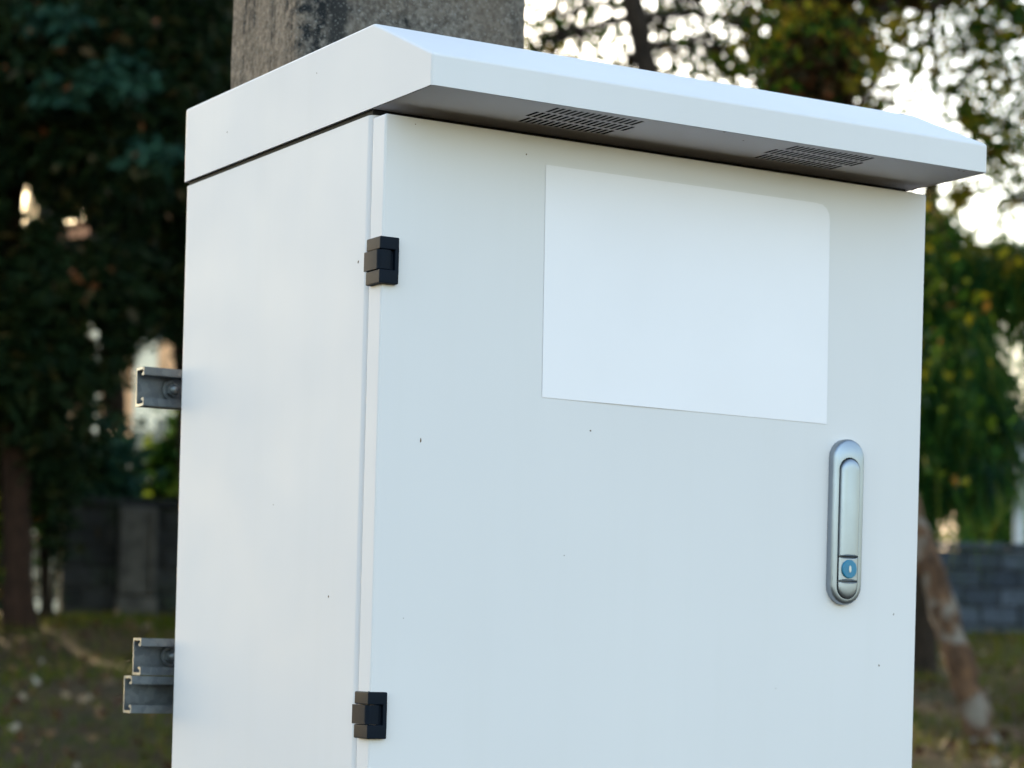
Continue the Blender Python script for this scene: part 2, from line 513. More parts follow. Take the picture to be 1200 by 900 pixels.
make_hinge(zz(-.1275)); make_hinge(zz(-.5195))


# swing handle
def stadium(cx, hw, zt, zb, y, rt=True, rb=True, n=12):
    """outline in x-z: round top and/or bottom"""
    pts = []
    if rt: pts += [(cx + hw * math.cos(a), zt - hw + hw * math.sin(a)) for a in np.linspace(0, math.pi, n)]
    else:
        k = hw * .18
        pts += [(cx + hw, zt - k + k * t) for t in np.linspace(0, 1, n // 2)] + [(cx - hw, zt - k * t) for t in np.linspace(0, 1, n - n // 2)]
    if rb: pts += [(cx - hw * math.cos(a), zb + hw - hw * math.sin(a)) for a in np.linspace(0, math.pi, n)]
    else:
        k = hw * .18
        pts += [(cx - hw, zb + k - k * t) for t in np.linspace(0, 1, n // 2)] + [(cx + hw, zb + k * t) for t in np.linspace(0, 1, n - n // 2)]
    return [(x, y, zz(z)) for x, z in pts]


hx = .5062; ht, hb = -.2483, -.4083; hw = .0188
bm = loft([stadium(hx, hw, ht, hb, -.0001), stadium(hx, hw, ht, hb, -.0055), stadium(hx, hw - .0008, ht - .0008, hb + .0008, -.0075),
           stadium(hx, hw - .0026, ht - .0026, hb + .0026, -.0088), stadium(hx, .0126, -.2662, -.4030, -.0088),
           stadium(hx, .0123, -.2666, -.4026, -.0080), stadium(hx, .0123, -.2666, -.4026, -.0015)], False, True)
handle = link('door_handle', from_bm(bm, 'door_handle', 40), M['zinc'], cab)
tag(handle, 'satin metal swing handle with blue lock')


def pad(name, mat, hw_, zt, zb, y0, y1, rt, rb, dome=.0012):
    bm = loft([stadium(hx, hw_, zt, zb, y0, rt, rb), stadium(hx, hw_, zt, zb, y1 + dome, rt, rb),
               stadium(hx, hw_ - .0007, zt - .0007, zb + .0007, y1 + dome * .45, rt, rb),
               stadium(hx, hw_ - .0025, zt - (.0025 if rt else .0010), zb + (.0025 if rb else .0010), y1 + dome * .1, rt, rb),
               stadium(hx, hw_ * .45, zt - (hw_ * .55 if rt else .0016), zb + (hw_ * .55 if rb else .0016), y1 - .0004, rt, rb)])
    return link(name, from_bm(bm, name, 40), mat, handle)


pad('lever', M['zinc'], .0113, -.2678, -.3615, -.0020, -.0122, True, False, .0022)
pad('lock_block', M['zinc'], .0113, -.3624, -.3852, -.0020, -.0108, False, False, .0010)
pad('thumb_tab', M['zinc'], .0113, -.3861, -.4020, -.0020, -.0112, False, True, .0014)


def disc(name, mat, cx, cz, rx, rz, y0, y1, parent, n=24):
    c = lambda k, y: [(cx + rx * k * math.cos(a), y, zz(cz) + rz * k * math.sin(a)) for a in np.linspace(0, 2 * math.pi, n, endpoint=False)]
    bm = loft([c(1, y0), c(1, y1 + .0006), c(.93, y1), c(.5, y1)], True, True)
    return link(name, from_bm(bm, name, 40), mat, parent)


disc('lock_barrel', M['blue'], hx, -.3738, .0088, .0090, -.0085, -.0128, handle)
disc('key_slot', M['slot'], hx, -.3738, .0014, .0036, -.0120, -.0133, handle, 16)

# small rusty chips in the paint
M['rust'] = mat_simple('rusty_chip', (.13, .075, .045), .9, 0, .4, 900)


def chip(parent, org, ax_u, ax_v, nrm, w_, h_, seed):
    rs = np.random.RandomState(seed); n = 9; org = np.array(org) + np.array(nrm) * .00012
    ring = [org + np.array(ax_u) * math.cos(a) * w_ * .5 * rs.uniform(.5, 1.1) + np.array(ax_v) * math.sin(a) * h_ * .5 * rs.uniform(.5, 1.1) for a in np.linspace(0, 2 * math.pi, n, endpoint=False)]
    P = Pile(); P.add([org + np.array(nrm) * .00006] + ring, [(0, 1 + k, 1 + (k + 1) % n) for k in range(n)])
    link('paint_chip', P.mesh('paint_chip'), M['rust'], parent)


for k_, (x_, z_, w_, h_) in enumerate([(.0424, -.2799, .0018, .0048), (.2162, -.2598, .0022, .0020), (.1916, -.3738, .0013, .0013), (.5712, -.4154, .0016, .0028), (.5547, -.4659, .0022, .0026),
                                       (.1415, -.0182, .0018, .0018), (.0292, -.0062, .0012, .0012), (.4310, -.4900, .0010, .0012), (.0300, -.4350, .0010, .0010)]):
    chip(door, (x_, 0, zz(z_)), (1, 0, 0), (0, 0, 1), (0, -1, 0), w_, h_, 300 + k_)
for k_, (y_, z_, w_, h_) in enumerate([(.0872, -.4167, .0028, .0022), (.0453, -.1232, .0026, .0030), (.2100, -.3300, .0014, .0016)]):
    chip(housing, (0, y_, zz(z_)), (0, 1, 0), (0, 0, 1), (-1, 0, 0), w_, h_, 330 + k_)
for k_, (y_, z_, w_, h_) in enumerate([(.3385, .0412, .0022, .0030), (.1374, .0604, .0016, .0018)]):
    chip(hood, (-.0015, y_, zz(z_)), (0, 1, 0), (0, 0, 1), (-1, 0, 0), w_, h_, 340 + k_)
for k_, (x_, y_) in enumerate([(.300, -.079), (.335, -.060), (.575, -.076), (.583, -.074)]):
    chip(so, (x_, y_, zz(ZB + .0008)), (1, 0, 0), (0, 1, 0), (0, 0, -1), .003, .003, 350 + k_)

# ================================================================== POLE AND RAILS
PF = .4785                                   # front of the pole = back of the strut channels


def pole_mesh():
    xl, xr, yf, yb = .140, .437, PF + .012, .668
    xc, yc = (xl + xr) / 2, (yf + yb) / 2
    c1, c2, c3 = .034, .02, .012
    base = [(xl, yf + .004), (xl + .004, yf), (xl + .034, yf), (xl + .037, yf + .003), (xl + .060, yf + .0125), (xl + .064, yf + .0135), (xr - .016, yf + .0135), (xr - .006, yf + .016), (xr - .001, yf + .026),
            (xr, yb - c2), (xr - c2, yb), (xl + .004, yb), (xl, yb - .006)]
    # subdivide
    ring = []
    for a, b in zip(base, base[1:] + base[:1]):
        k = max(1, int(math.hypot(a[0] - b[0], a[1] - b[1]) / .03))
        for i in range(k): ring.append((a[0] + (b[0] - a[0]) * i / k, a[1] + (b[1] - a[1]) * i / k))
    loops = []
    zs = list(np.arange(-.25, 1.5, .25)) + list(np.arange(1.5, 2.4, .02)) + list(np.arange(2.4, 8.01, .4))
    for z in zs:
        f = 1.0 - .012 * z + .02
        # the front face stays in line with the rails; the pole tapers about its axis
        loops.append([(xc + (x - xc) * f + .0009 * math.sin(z * 41 + i * 2.1) * math.sin(z * 17 + i), PF + .012 + (y - yf) * f + .0009 * math.sin(z * 53 + i * 1.7), z) for i, (x, y) in enumerate(ring)])
    return from_bm(loft(loops, True, True), 'utility_pole', 22)


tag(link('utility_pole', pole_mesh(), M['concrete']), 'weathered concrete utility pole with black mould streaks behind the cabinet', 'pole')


def channel(name, xl, xr, z0, z1, y0, y1, label):
    """C-section strut, open to the front (towards -y), with in-turned lips"""
    t = .0026; lip = .0085; ret = .007
    O = [(y0 + ret, z0 + lip), (y0, z0 + lip), (y0, z0), (y1, z0), (y1, z1), (y0, z1), (y0, z1 - lip), (y0 + ret, z1 - lip)]
    I = [(y0 + ret, z0 + lip - t), (y0 + t, z0 + lip - t), (y0 + t, z0 + t), (y1 - t, z0 + t), (y1 - t, z1 - t), (y0 + t, z1 - t), (y0 + t, z1 - lip + t), (y0 + ret, z1 - lip + t)]
    bm = bmesh.new(); ends = []
    for x in (xl, xr):
        o_ = [bm.verts.new((x, y, z)) for y, z in O]; i_ = [bm.verts.new((x, y, z)) for y, z in I]; ends.append((o_, i_))
        for k in range(7): bm.faces.new((o_[k], o_[k + 1], i_[k + 1], i_[k]))
    (oa, ia), (ob, ib) = ends
    for k in range(7):
        bm.faces.new((oa[k], oa[k + 1], ob[k + 1], ob[k])); bm.faces.new((ia[k], ia[k + 1], ib[k + 1], ib[k]))
    for k in (0, 7): bm.faces.new((oa[k], ia[k], ib[k], ob[k]))
    root = empty(name, ((xl + xr) / 2, (y0 + y1) / 2, z0)); tag(root, label, 'strut channel', 'strut channels behind the cabinet')
    bmesh.ops.recalc_face_normals(bm, faces=bm.faces)
    bmesh.ops.bevel(bm, geom=[e for e in bm.edges if len(e.link_faces) == 2 and e.calc_face_angle() > 1 and abs(e.verts[0].co.x - e.verts[1].co.x) > .1], offset=.0007, segments=2, affect='EDGES')
    link('channel_section', from_bm(bm, 'channel_section', 40), M['galv'], root)
    return root


def bolt(parent, x, z, y):
    bm = bmesh.new()
    bmesh.ops.create_cone(bm, cap_ends=True, segments=20, radius1=.0105, radius2=.0105, depth=.0016, matrix=Matrix.Translation((x, y, z)) @ Matrix.Rotation(math.pi / 2, 4, 'X'))
    bmesh.ops.create_cone(bm, cap_ends=True, segments=6, radius1=.0078, radius2=.0072, depth=.006, matrix=Matrix.Translation((x, y - .004, z)) @ Matrix.Rotation(math.pi / 2, 4, 'X'))
    bmesh.ops.create_uvsphere(bm, u_segments=12, v_segments=6, radius=.0058, matrix=Matrix.Translation((x, y - .007, z)))
    link('bolt', from_bm(bm, 'bolt', 40), M['galv'], parent)


Y1, Y2 = .4685, .4905
c = channel('strut_channel', -.0300, .61, zz(-.2200), zz(-.1800), Y1, Y2, 'upper galvanised strut channel sticking out behind the cabinet, level with the white sheet'); bolt(c, .0070, zz(-.2005), Y2 - .006); bolt(c, .53, zz(-.2005), Y2 - .006)
c = channel('strut_channel', -.0255, .61, zz(-.4955), zz(-.4575), Y1, Y2, 'galvanised strut channel resting on another one, lower on the cabinet back'); bolt(c, .0135, zz(-.4755), Y2 - .006); bolt(c, .53, zz(-.4755), Y2 - .006)
c = channel('strut_channel', -.0345, .602, zz(-.5345), zz(-.4965), Y1, Y2, 'lowest galvanised strut channel, sticking out farthest under its twin'); bolt(c, .03, zz(-.5150), Y2 - .006)

# ================================================================== BOUNDARY WALLS
def block_mesh(w_, d_, h_, seed):
    rs = np.random.RandomState(seed); bm = bmesh.new(); bm_box(bm, -w_ / 2, w_ / 2, -d_ / 2, d_ / 2, 0, h_, .012, 1)
    for v in bm.verts: v.co += Vector(rs.uniform(-.006, .006, 3))
    return from_bm(bm, 'block', None)


def block_wall(label, pxa, sa, pxb, sb, courses, mat, ch=.2, bw=.4):
    a = ground(pxa, sa); b = ground(pxb, sb); d = (b - a)[:2]; Ln = np.linalg.norm(d); u = d / Ln
    ang = math.atan2(u[1], u[0]); zb_ = min(a[2], b[2]) - .06
    root = empty('block_wall', (a[0], a[1], zb_)); tag(root, label, 'wall')
    meshes = [block_mesh(bw - .018, .19, ch - .016, 40 + k) for k in range(5)] + [block_mesh(bw / 2 - .018, .19, ch - .016, 60)]
    for q in meshes: q.materials.append(mat)
    n = int(Ln / bw)
    for c_ in range(courses):
        xo = 0 if c_ % 2 == 0 else bw / 2
        pos = [(bw * (k + .5) + xo, random.randrange(5)) for k in range(n if c_ % 2 == 0 else n - 1)]
        if c_ % 2: pos += [(bw / 4, 5), (n * bw - bw / 4, 5)]
        for x, k in pos:
            o = bpy.data.objects.new('block', meshes[k]); COL.objects.link(o); o.parent = root
            off = random.uniform(-.008, .008)
            o.location = (u[0] * x - u[1] * off, u[1] * x + u[0] * off, c_ * ch + random.uniform(-.003, .003)); o.rotation_euler = (0, 0, ang + random.uniform(-.01, .01))
    bm = bmesh.new(); bm_box(bm, .01, n * bw - .01, -.07, .07, -.3, courses * ch - .01)
    o = link('mortar', from_bm(bm, 'mortar'), M['mortar']); o.parent = root; o.rotation_euler = (0, 0, ang)
    k = int(n * bw / .6)
    cm = block_mesh(.595, .30, .075, 77); cm.materials.append(mat)
    for i in range(k):
        o = bpy.data.objects.new('coping_stone', cm); COL.objects.link(o); o.parent = root; x = .3 + i * n * bw / k
        o.location = (u[0] * x, u[1] * x, courses * ch + .004); o.rotation_euler = (0, 0, ang + random.uniform(-.008, .008))
    return root, a, u, ang, zb_


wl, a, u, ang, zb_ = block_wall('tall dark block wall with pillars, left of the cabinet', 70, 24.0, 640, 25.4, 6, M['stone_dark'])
for x, wd in ((.72, .36), (3.0, .36)):
    bm = bmesh.new(); bm_box(bm, x - wd / 2, x + wd / 2, -.20, .11, .32, 1.20, .02, 1); bm_box(bm, x - wd / 2 - .02, x + wd / 2 + .02, -.215, .125, -.25, .31, .015, 1)
    for s_ in (-1, 1): bm_box(bm, x + s_ * (wd / 2 - .03) - .028, x + s_ * (wd / 2 - .03) + .028, -.225, -.19, .33, 1.19, .006, 1)
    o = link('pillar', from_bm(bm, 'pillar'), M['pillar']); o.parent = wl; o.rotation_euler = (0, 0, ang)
block_wall('low bluish grey block wall, right of the cabinet', 690, 26.2, 1420, 26.2, 5, M['stone_grey'])


def post(name, label, cat, px, pyt, pyb, s, wpx, mat, capn=None):
    t = at(px, pyt, s); b = at(px, pyb, s); r = wpx * s / FPX / 2
    b[2] = min(b[2], height(b[0], b[1]))
    V, F_ = tube_arrays([(t[0], t[1], b[2] - .2), (t[0], t[1], (t[2] + b[2]) / 2), (t[0] + .01, t[1], t[2])], [r, r, r * .96], 10)
    P = Pile(); P.add(V, F_)
    root = empty(name, (b[0], b[1], b[2])); tag(root, label, cat)
    link('shaft', P.mesh('shaft', 40), mat, root)
    P = Pile(); V, F_ = tube_arrays([(t[0] + .01, t[1], t[2] - .02), (t[0] + .01, t[1], t[2] + .03)], [r * 1.25, r * 1.15], 10); P.add(V, F_)
    link('cap', P.mesh('cap', 40), mat, root)


post('fence_post', 'thin beige post standing behind the dark block wall', 'post', 79, 432, 640, 24.8, 8.5, M['wood'])
post('gate_post', 'pale grey post behind the low block wall', 'post', 1197, 498, 640, 27.0, 13, M['postgrey'])


# ================================================================== HOUSES FAR BEHIND
def house(label, px0, px1, s, py_eave, py_ridge, walls, panels, cols, roofmat, depth=9.0, hipx=.16):
    a = ground(px0, s); b = ground(px1, s); u = (b - a)[:2]; Ln = np.linalg.norm(u); u /= Ln; ang = math.atan2(u[1], u[0])
    zb_ = min(a[2], b[2]) - .3; k = s / FPX
    ze = at(px0, py_eave, s)[2] - zb_; zr = at(px0, py_ridge, s)[2] - zb_
    root = empty('house', (a[0], a[1], zb_)); root.rotation_euler = (0, 0, ang); tag(root, label, 'house')

    def add(name, bm, mat, par=root):
        o = bpy.data.objects.new(name, from_bm(bm, name)); o.data.materials.append(mat); COL.objects.link(o); o.parent = par; return o
    bm = bmesh.new(); bm_box(bm, 0, Ln, 0, depth, 0, ze); add('wall', bm, walls)

    def lx(px): return (px - px0) * k
    def lz(py): return at(px0, py, s)[2] - zb_
    for (p0, p1, q0, q1, mt) in panels:
        bm = bmesh.new(); bm_box(bm, lx(p0), lx(p1), -.06, .02, lz(q1), lz(q0)); add('wall_panel', bm, M[mt])
    for (p0, p1, q0, q1) in cols:
        bm = bmesh.new(); bm_box(bm, lx(p0), lx(p1), -.35, -.05, lz(q1), lz(q0), .02, 1); add('column', bm, M['cream'])
    for fl in range(3):
        for i in range(int(Ln / 2.1)):
            x = 1.1 + i * 2.1; z = .9 + fl * (ze / 3.0)
            bm = bmesh.new()
            for (xa, xb, za, zb2) in ((x - .5, x + .5, z - .06, z), (x - .5, x + .5, z + 1.3, z + 1.36), (x - .5, x - .44, z, z + 1.3), (x + .44, x + .5, z, z + 1.3), (x - .025, x + .025, z, z + 1.3)):
                bm_box(bm, xa, xb, -.05, .0, za, zb2)
            wn = add('window', bm, M['cream'])
            bm = bmesh.new(); bm_box(bm, x - .44, x + .44, -.03, .01, z, z + 1.3); add('pane', bm, M['glass'], wn)
    e = .6; h0 = ze
    bm = bmesh.new()
    q = [(-e, -e, h0), (Ln + e, -e, h0), (Ln + e, depth + e, h0), (-e, depth + e, h0), (Ln * hipx + 1, depth / 2, zr), (Ln * (1 - hipx) - 1, depth / 2, zr)]
    v = [bm.verts.new(p) for p in q]
    for f in ((0, 1, 5, 4), (1, 2, 5), (2, 3, 4, 5), (3, 0, 4), (3, 2, 1, 0)): bm.faces.new([v[i] for i in f])
    add('roof', bm, roofmat)


house('cream and peach house with orange tiled roof seen through the trees', 4, 560, 55, 300, 178, M['cream'],
      [(150, 176, 395, 500, 'cream'), (178, 204, 395, 440, 'peach'), (60, 148, 410, 520, 'peach')], [(103, 112, 330, 520), (120, 124, 370, 520)], M['tile'])
house('pinkish house behind the low block wall', 1172, 1600, 60, 500, 455, M['cream'], [(1176, 1240, 505, 560, 'pink')], [], M['pink'])


# ================================================================== TREES AND SHRUBS
def in_gap(P, gaps, grow=4):
    if not gaps: return np.zeros(len(P), bool)
    q = project(P); out = np.zeros(len(P), bool)
    # ragged: the opening's edge wanders with the place in the tree, and some leaves hang into it
    wob = 1 + .38 * np.sin(P[:, 0] * 9 + P[:, 2] * 13) * np.sin(P[:, 1] * 7 - P[:, 2] * 11)
    for gx, gy, rx, ry in gaps: out |= ((q[:, 0] - gx) / (rx + grow)) ** 2 + ((q[:, 1] - gy) / (ry + grow)) ** 2 < wob
    return out & (np.random.RandomState(len(P)).uniform(0, 1, len(P)) > .035)


def tree(name, label, cat, path, r0, r1, blobs, leafmat, bark, leaf=(.09, .05), kind='leaf', seed=1, group=None, gaps=None, limbs=True, per=34, sig=.22, droop=.5, extra=None, sway=.3):
    """path: trunk points (px, py, s) or world points; blobs: (px, py, s, rx_px, ry_px, leaves)"""
    rs = np.random.RandomState(seed)
    pts = np.array([p if len(p) == 4 and False else (at(*p) if p[2] > 6 or True else p) for p in path])
    root_z = float(height(pts[0][0], pts[0][1])); base = np.array([pts[0][0], pts[0][1], root_z])
    root = empty(name, base); tag(root, label, cat, group)
    # smooth the trunk
    m = 6; tt = np.linspace(0, len(pts) - 1, (len(pts) - 1) * m + 1); ip = np.stack([np.interp(tt, np.arange(len(pts)), pts[:, k]) for k in range(3)], 1)
    for _ in range(3): ip[1:-1] = (ip[:-2] + ip[1:-1] * 2 + ip[2:]) / 4
    ip[0, 2] = root_z - .15
    rad = np.linspace(r0, r1, len(ip)); rad[0] *= 1.35; rad[1] *= 1.12
    P = Pile(); V, F_ = tube_arrays(ip + rs.normal(0, .1, ip.shape) * rad[:, None] * .5, rad, 12, .10, rs); P.add(V, F_)
    allP = []
    for (bx, by, bs, rx, ry, n) in blobs:
        c = at(bx, by, bs); RX = rx * bs / FPX; RZ = ry * bs / FPX
        near = ip[np.argmin(np.linalg.norm(ip[len(ip) // 3:] - c, axis=1)) + len(ip) // 3]
        ncl = max(2, n // per)
        g = rs.normal(size=(ncl, 3)); g /= np.linalg.norm(g, axis=1)[:, None]; g *= rs.uniform(0, 1, (ncl, 1)) ** .4
        cl = c + g * np.array([RX, min(RX, 2.2), RZ])
        cl = cl[~in_gap(cl, gaps)]
        if limbs and len(cl):
            mid = (near + c) / 2 + np.array([0, 0, .12]) * np.linalg.norm(c - near) * .4
            lr = max(.012, r1 * .55)
            lp = np.array([near, (near + mid) / 2 + rs.normal(0, .04, 3), mid, (mid + c) / 2 + rs.normal(0, .05, 3), c])
            V, F_ = tube_arrays(lp, np.linspace(lr, lr * .4, 5), 6, .1, rs); P.add(V, F_)
            for q in cl[:: max(1, len(cl) // 14)]:
                k = lp[rs.randint(2, 5)]; mm = (k + q) / 2 + rs.normal(0, .06, 3)
                V, F_ = tube_arrays([k, mm, q], [lr * .38, lr * .25, lr * .1], 5, .1, rs); P.add(V, F_)
        per_c = max(1, int(n / max(1, len(cl)))) if len(cl) else 0
        for q in cl:
            allP.append(q + rs.normal(0, sig, (per_c, 3)) * np.array([1, 1, .7]))
    link('trunk', P.mesh('trunk', 50), bark, root)
    if allP:
        LP = np.concatenate(allP); LP = LP[~in_gap(LP, gaps)]
        for fr in (.5, 1.0) if kind != 'leaf' else (): LP = LP[~in_gap(LP - np.array([0, 0, leaf[0] * fr]), gaps)]
        if kind == 'leaf':
            d = rs.normal(size=LP.shape); d[:, 2] = d[:, 2] * .6 - droop
            V, F_ = leaves(LP, d, leaf[0], leaf[1], .12, rs)
        else:
            V, F_ = strands(LP, leaf[0], leaf[1], sway, rs)
        link('crown', mesh_np('crown', V, F_), leafmat, root)
    if extra:
        for (nm, mt, bl, lf) in extra:
            q = []
            for (bx, by, bs, rx, ry, n) in bl:
                c = at(bx, by, bs); g = rs.normal(0, .5, (n, 3)) * np.array([rx, rx, ry]) * bs / FPX; q.append(c + g)
            q = np.concatenate(q); d = rs.normal(size=q.shape); d[:, 2] = d[:, 2] * .5 - .7
            V, F_ = leaves(q, d, lf[0], lf[1], .12, rs); link(nm, mesh_np(nm, V, F_), mt, root)
    return root


LG = [(17, 262, 10, 34), (4, 275, 5, 26), (14, 214, 5, 6), (30, 228, 4, 6), (38, 240, 3, 5), (85, 274, 20, 9), (108, 262, 8, 9), (78, 248, 5, 4), (98, 240, 4, 5), (112, 245, 4, 5), (107, 400, 8, 34), (184, 446, 38, 58), (140, 468, 24, 18), (125, 395, 5, 30), (232, 118, 5, 5), (229, 88, 4, 4),
      (75, 250, 7, 6), (50, 225, 4, 5), (195, 115, 3, 4), (79, 480, 7, 70), (110, 385, 12, 14)]
# left of the cabinet
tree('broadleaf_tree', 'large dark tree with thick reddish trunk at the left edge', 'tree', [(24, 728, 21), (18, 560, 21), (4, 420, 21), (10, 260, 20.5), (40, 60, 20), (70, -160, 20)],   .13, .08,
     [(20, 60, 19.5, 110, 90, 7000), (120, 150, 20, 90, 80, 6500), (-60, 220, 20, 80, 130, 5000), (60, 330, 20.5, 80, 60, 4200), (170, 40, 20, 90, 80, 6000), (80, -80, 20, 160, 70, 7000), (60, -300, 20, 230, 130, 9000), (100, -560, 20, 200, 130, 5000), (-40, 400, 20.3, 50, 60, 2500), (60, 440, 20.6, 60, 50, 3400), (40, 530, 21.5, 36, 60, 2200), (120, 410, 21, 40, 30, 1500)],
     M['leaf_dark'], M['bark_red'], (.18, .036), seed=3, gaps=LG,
     extra=[('bluish_leaves', M['teal'], [(145, 88, 18.6, 30, 24, 120), (60, 20, 18.6, 40, 16, 70), (180, 175, 18.8, 26, 16, 60), (70, 100, 18.6, 30, 20, 50)], (.16, .08)),
            ('yellow_leaves', M['leaf_brown'], [(40, 80, 18.5, 80, 70, 16), (150, 200, 18.6, 70, 70, 14), (110, 20, 18.5, 70, 30, 12), (90, 330, 18.6, 60, 40, 12)], (.12, .06))])
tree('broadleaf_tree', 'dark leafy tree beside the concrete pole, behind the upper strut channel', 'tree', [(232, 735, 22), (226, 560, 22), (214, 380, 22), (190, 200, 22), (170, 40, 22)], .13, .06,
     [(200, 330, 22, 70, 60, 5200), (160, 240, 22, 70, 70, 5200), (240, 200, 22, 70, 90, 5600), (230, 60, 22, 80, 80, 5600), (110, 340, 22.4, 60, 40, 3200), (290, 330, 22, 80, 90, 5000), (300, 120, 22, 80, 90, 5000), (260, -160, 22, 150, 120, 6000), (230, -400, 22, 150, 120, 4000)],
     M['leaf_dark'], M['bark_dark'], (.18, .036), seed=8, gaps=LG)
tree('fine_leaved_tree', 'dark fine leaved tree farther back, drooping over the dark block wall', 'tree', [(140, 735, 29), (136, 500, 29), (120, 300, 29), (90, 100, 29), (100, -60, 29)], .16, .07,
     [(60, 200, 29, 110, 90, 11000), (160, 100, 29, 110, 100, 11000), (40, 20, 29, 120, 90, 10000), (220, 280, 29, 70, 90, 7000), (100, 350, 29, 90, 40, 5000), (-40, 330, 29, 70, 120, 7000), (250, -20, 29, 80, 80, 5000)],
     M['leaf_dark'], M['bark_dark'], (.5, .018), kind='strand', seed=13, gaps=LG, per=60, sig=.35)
# farther left, out of the picture: trees added to keep the low sun off the bank
for i_, (px_, s_) in enumerate(((-170, 23.5), (-330, 21.0), (-520, 23.0), (-760, 21.5))):
    tree('broadleaf_tree', ('low bushy dark tree added out of view, shading the bank', 'second bushy dark tree added out of view, shading the bank', 'third bushy dark tree added out of view, shading the bank', 'farthest bushy dark tree added out of view, shading the bank')[i_], 'tree',
         [(px_, 735, s_), (px_ + 5, 560, s_), (px_ - 5, 380, s_), (px_, 200, s_)], .14, .08,
         [(px_, 640, s_, 110, 80, 1700), (px_ - 30, 500, s_, 120, 100, 2600), (px_ + 20, 360, s_, 110, 110, 2600), (px_, 200, s_, 110, 120, 2400)], M['leaf_dark'], M['bark_dark'], (.20, .11), seed=200 + i_, group='added shade trees out of view', limbs=False)
# behind the cabinet
tree('broadleaf_tree', 'dark tree standing behind the concrete pole', 'tree', [(450, 735, 27), (455, 500, 27), (440, 250, 27), (450, 0, 27)], .17, .08,
     [(400, 150, 27, 130, 120, 6500), (520, 100, 27, 110, 120, 6000), (450, 350, 27, 130, 100, 6000), (330, 300, 27, 90, 120, 4500)], M['leaf_dark'], M['bark_dark'], (.12, .06), seed=21)
RG = [(1140, 345, 5, 5), (1175, 350, 7, 5), (1155, 440, 5, 4), (1125, 330, 4, 5), (1195, 348, 5, 4), (1165, 470, 4, 4), (1185, 484, 5, 5), (1150, 322, 4, 4), (1178, 405, 3, 3), (1165, 395, 4, 4), (1196, 385, 4, 4), (1188, 424, 15, 5), (1200, 458, 6, 11), (1190, 462, 6, 7), (1150, 380, 5, 5), (1168, 382, 5, 5), (1150, 275, 8, 10), (1165, 262, 6, 8), (1185, 385, 8, 6), (1198, 500, 7, 8), (1178, 440, 6, 5), (1160, 410, 5, 4), (1140, 262, 5, 6), (1182, 262, 9, 7), (1198, 270, 8, 8), (1135, 285, 5, 5), (1120, 262, 6, 6), (1175, 500, 5, 5), (1186, 510, 5, 5)]
tree('tropical_almond_tree', 'leafy tree with a dark leaning stem above the middle of the hood', 'tree', [(800, 735, 13), (795, 400, 13), (775, 180, 13), (755, 60, 13), (733, -20, 13), (722, -120, 13)], .075, .045,
     [(650, 20, 13.5, 50, 60, 230), (625, 60, 13.2, 14, 34, 240), (700, 40, 14, 60, 60, 150), (790, 60, 14, 60, 50, 230), (850, 75, 14, 40, 40, 260), (820, 0, 13.6, 70, 40, 240), (730, 95, 13.5, 80, 22, 200), (690, -30, 14, 90, 30, 220), (880, 30, 14, 30, 50, 200), (760, 20, 14, 60, 40, 150), (760, -330, 14, 300, 160, 9000)],
     M['leaf_mid'], M['bark_dark'], (.060, .036), seed=31, per=10, sig=.17)
tree('broadleaf_tree', 'brownish dense tree with thick dark trunk above the right end of the hood', 'tree', [(975, 740, 16.5), (970, 400, 16.5), (960, 200, 16.5), (945, 60, 16.5), (930, -60, 16.5)], .17, .12,
     [(955, 60, 16.5, 45, 60, 1900), (925, 20, 16.5, 50, 45, 620), (985, 30, 16.5, 32, 40, 640), (910, 95, 16.5, 36, 30, 520), (965, 120, 16.7, 40, 40, 1500), (1000, -30, 16.5, 100, 30, 1700), (1090, -25, 16, 90, 28, 1300), (880, -20, 16.5, 50, 30, 240), (980, 230, 16.7, 70, 80, 3000), (960, -330, 16.5, 340, 160, 14000), (560, -330, 18, 260, 150, 8000)],
     M['leaf_brown'], M['bark_red'], (.085, .048), seed=37, per=14, sig=.16,
     extra=[('yellow_leaves', M['leaf_yellow'], [(1030, 65, 16, 12, 20, 120), (997, 95, 16, 5, 10, 22), (930, 20, 16, 16, 14, 50), (1060, 35, 16, 18, 12, 40), (885, 15, 16, 22, 16, 30), (860, 60, 16, 20, 24, 24), (960, 10, 16, 20, 14, 26), (1000, 40, 16, 16, 20, 26)], (.075, .042))])
tree('broadleaf_tree', 'tree with sparse hanging twigs against the white sky, beyond the hood', 'tree', [(1290, 745, 15), (1290, 400, 15), (1270, 200, 15), (1230, 60, 15), (1180, 0, 15), (1110, -30, 15)], .12, .03,
     [(1000, 30, 15, 18, 20, 140), (1075, 60, 15, 50, 30, 230), (1110, 110, 15, 50, 40, 360), (1160, 30, 15, 50, 30, 560), (1180, 140, 15, 36, 50, 560), (1150, 190, 15, 40, 40, 520), (1180, 95, 15, 32, 34, 300), (1185, 235, 15, 22, 16, 200), (1130, 60, 15, 40, 40, 200), (1195, 15, 15, 40, 26, 420), (1190, 215, 15, 24, 24, 120), (1060, 120, 15, 30, 24, 90), (1250, 120, 15, 40, 120, 900), (1230, -330, 15, 220, 170, 8000)],
     M['leaf_mid'], M['bark_dark'], (.055, .032), seed=43, per=9, sig=.15,
     extra=[('yellow_leaves', M['leaf_yellow'], [(1137, 135, 15, 9, 26, 90), (1125, 225, 15, 10, 16, 60), (1050, 25, 15, 20, 12, 40), (1100, 70, 15, 24, 16, 26), (1165, 95, 15, 20, 30, 30), (1180, 180, 15, 16, 24, 26)], (.08, .045))])
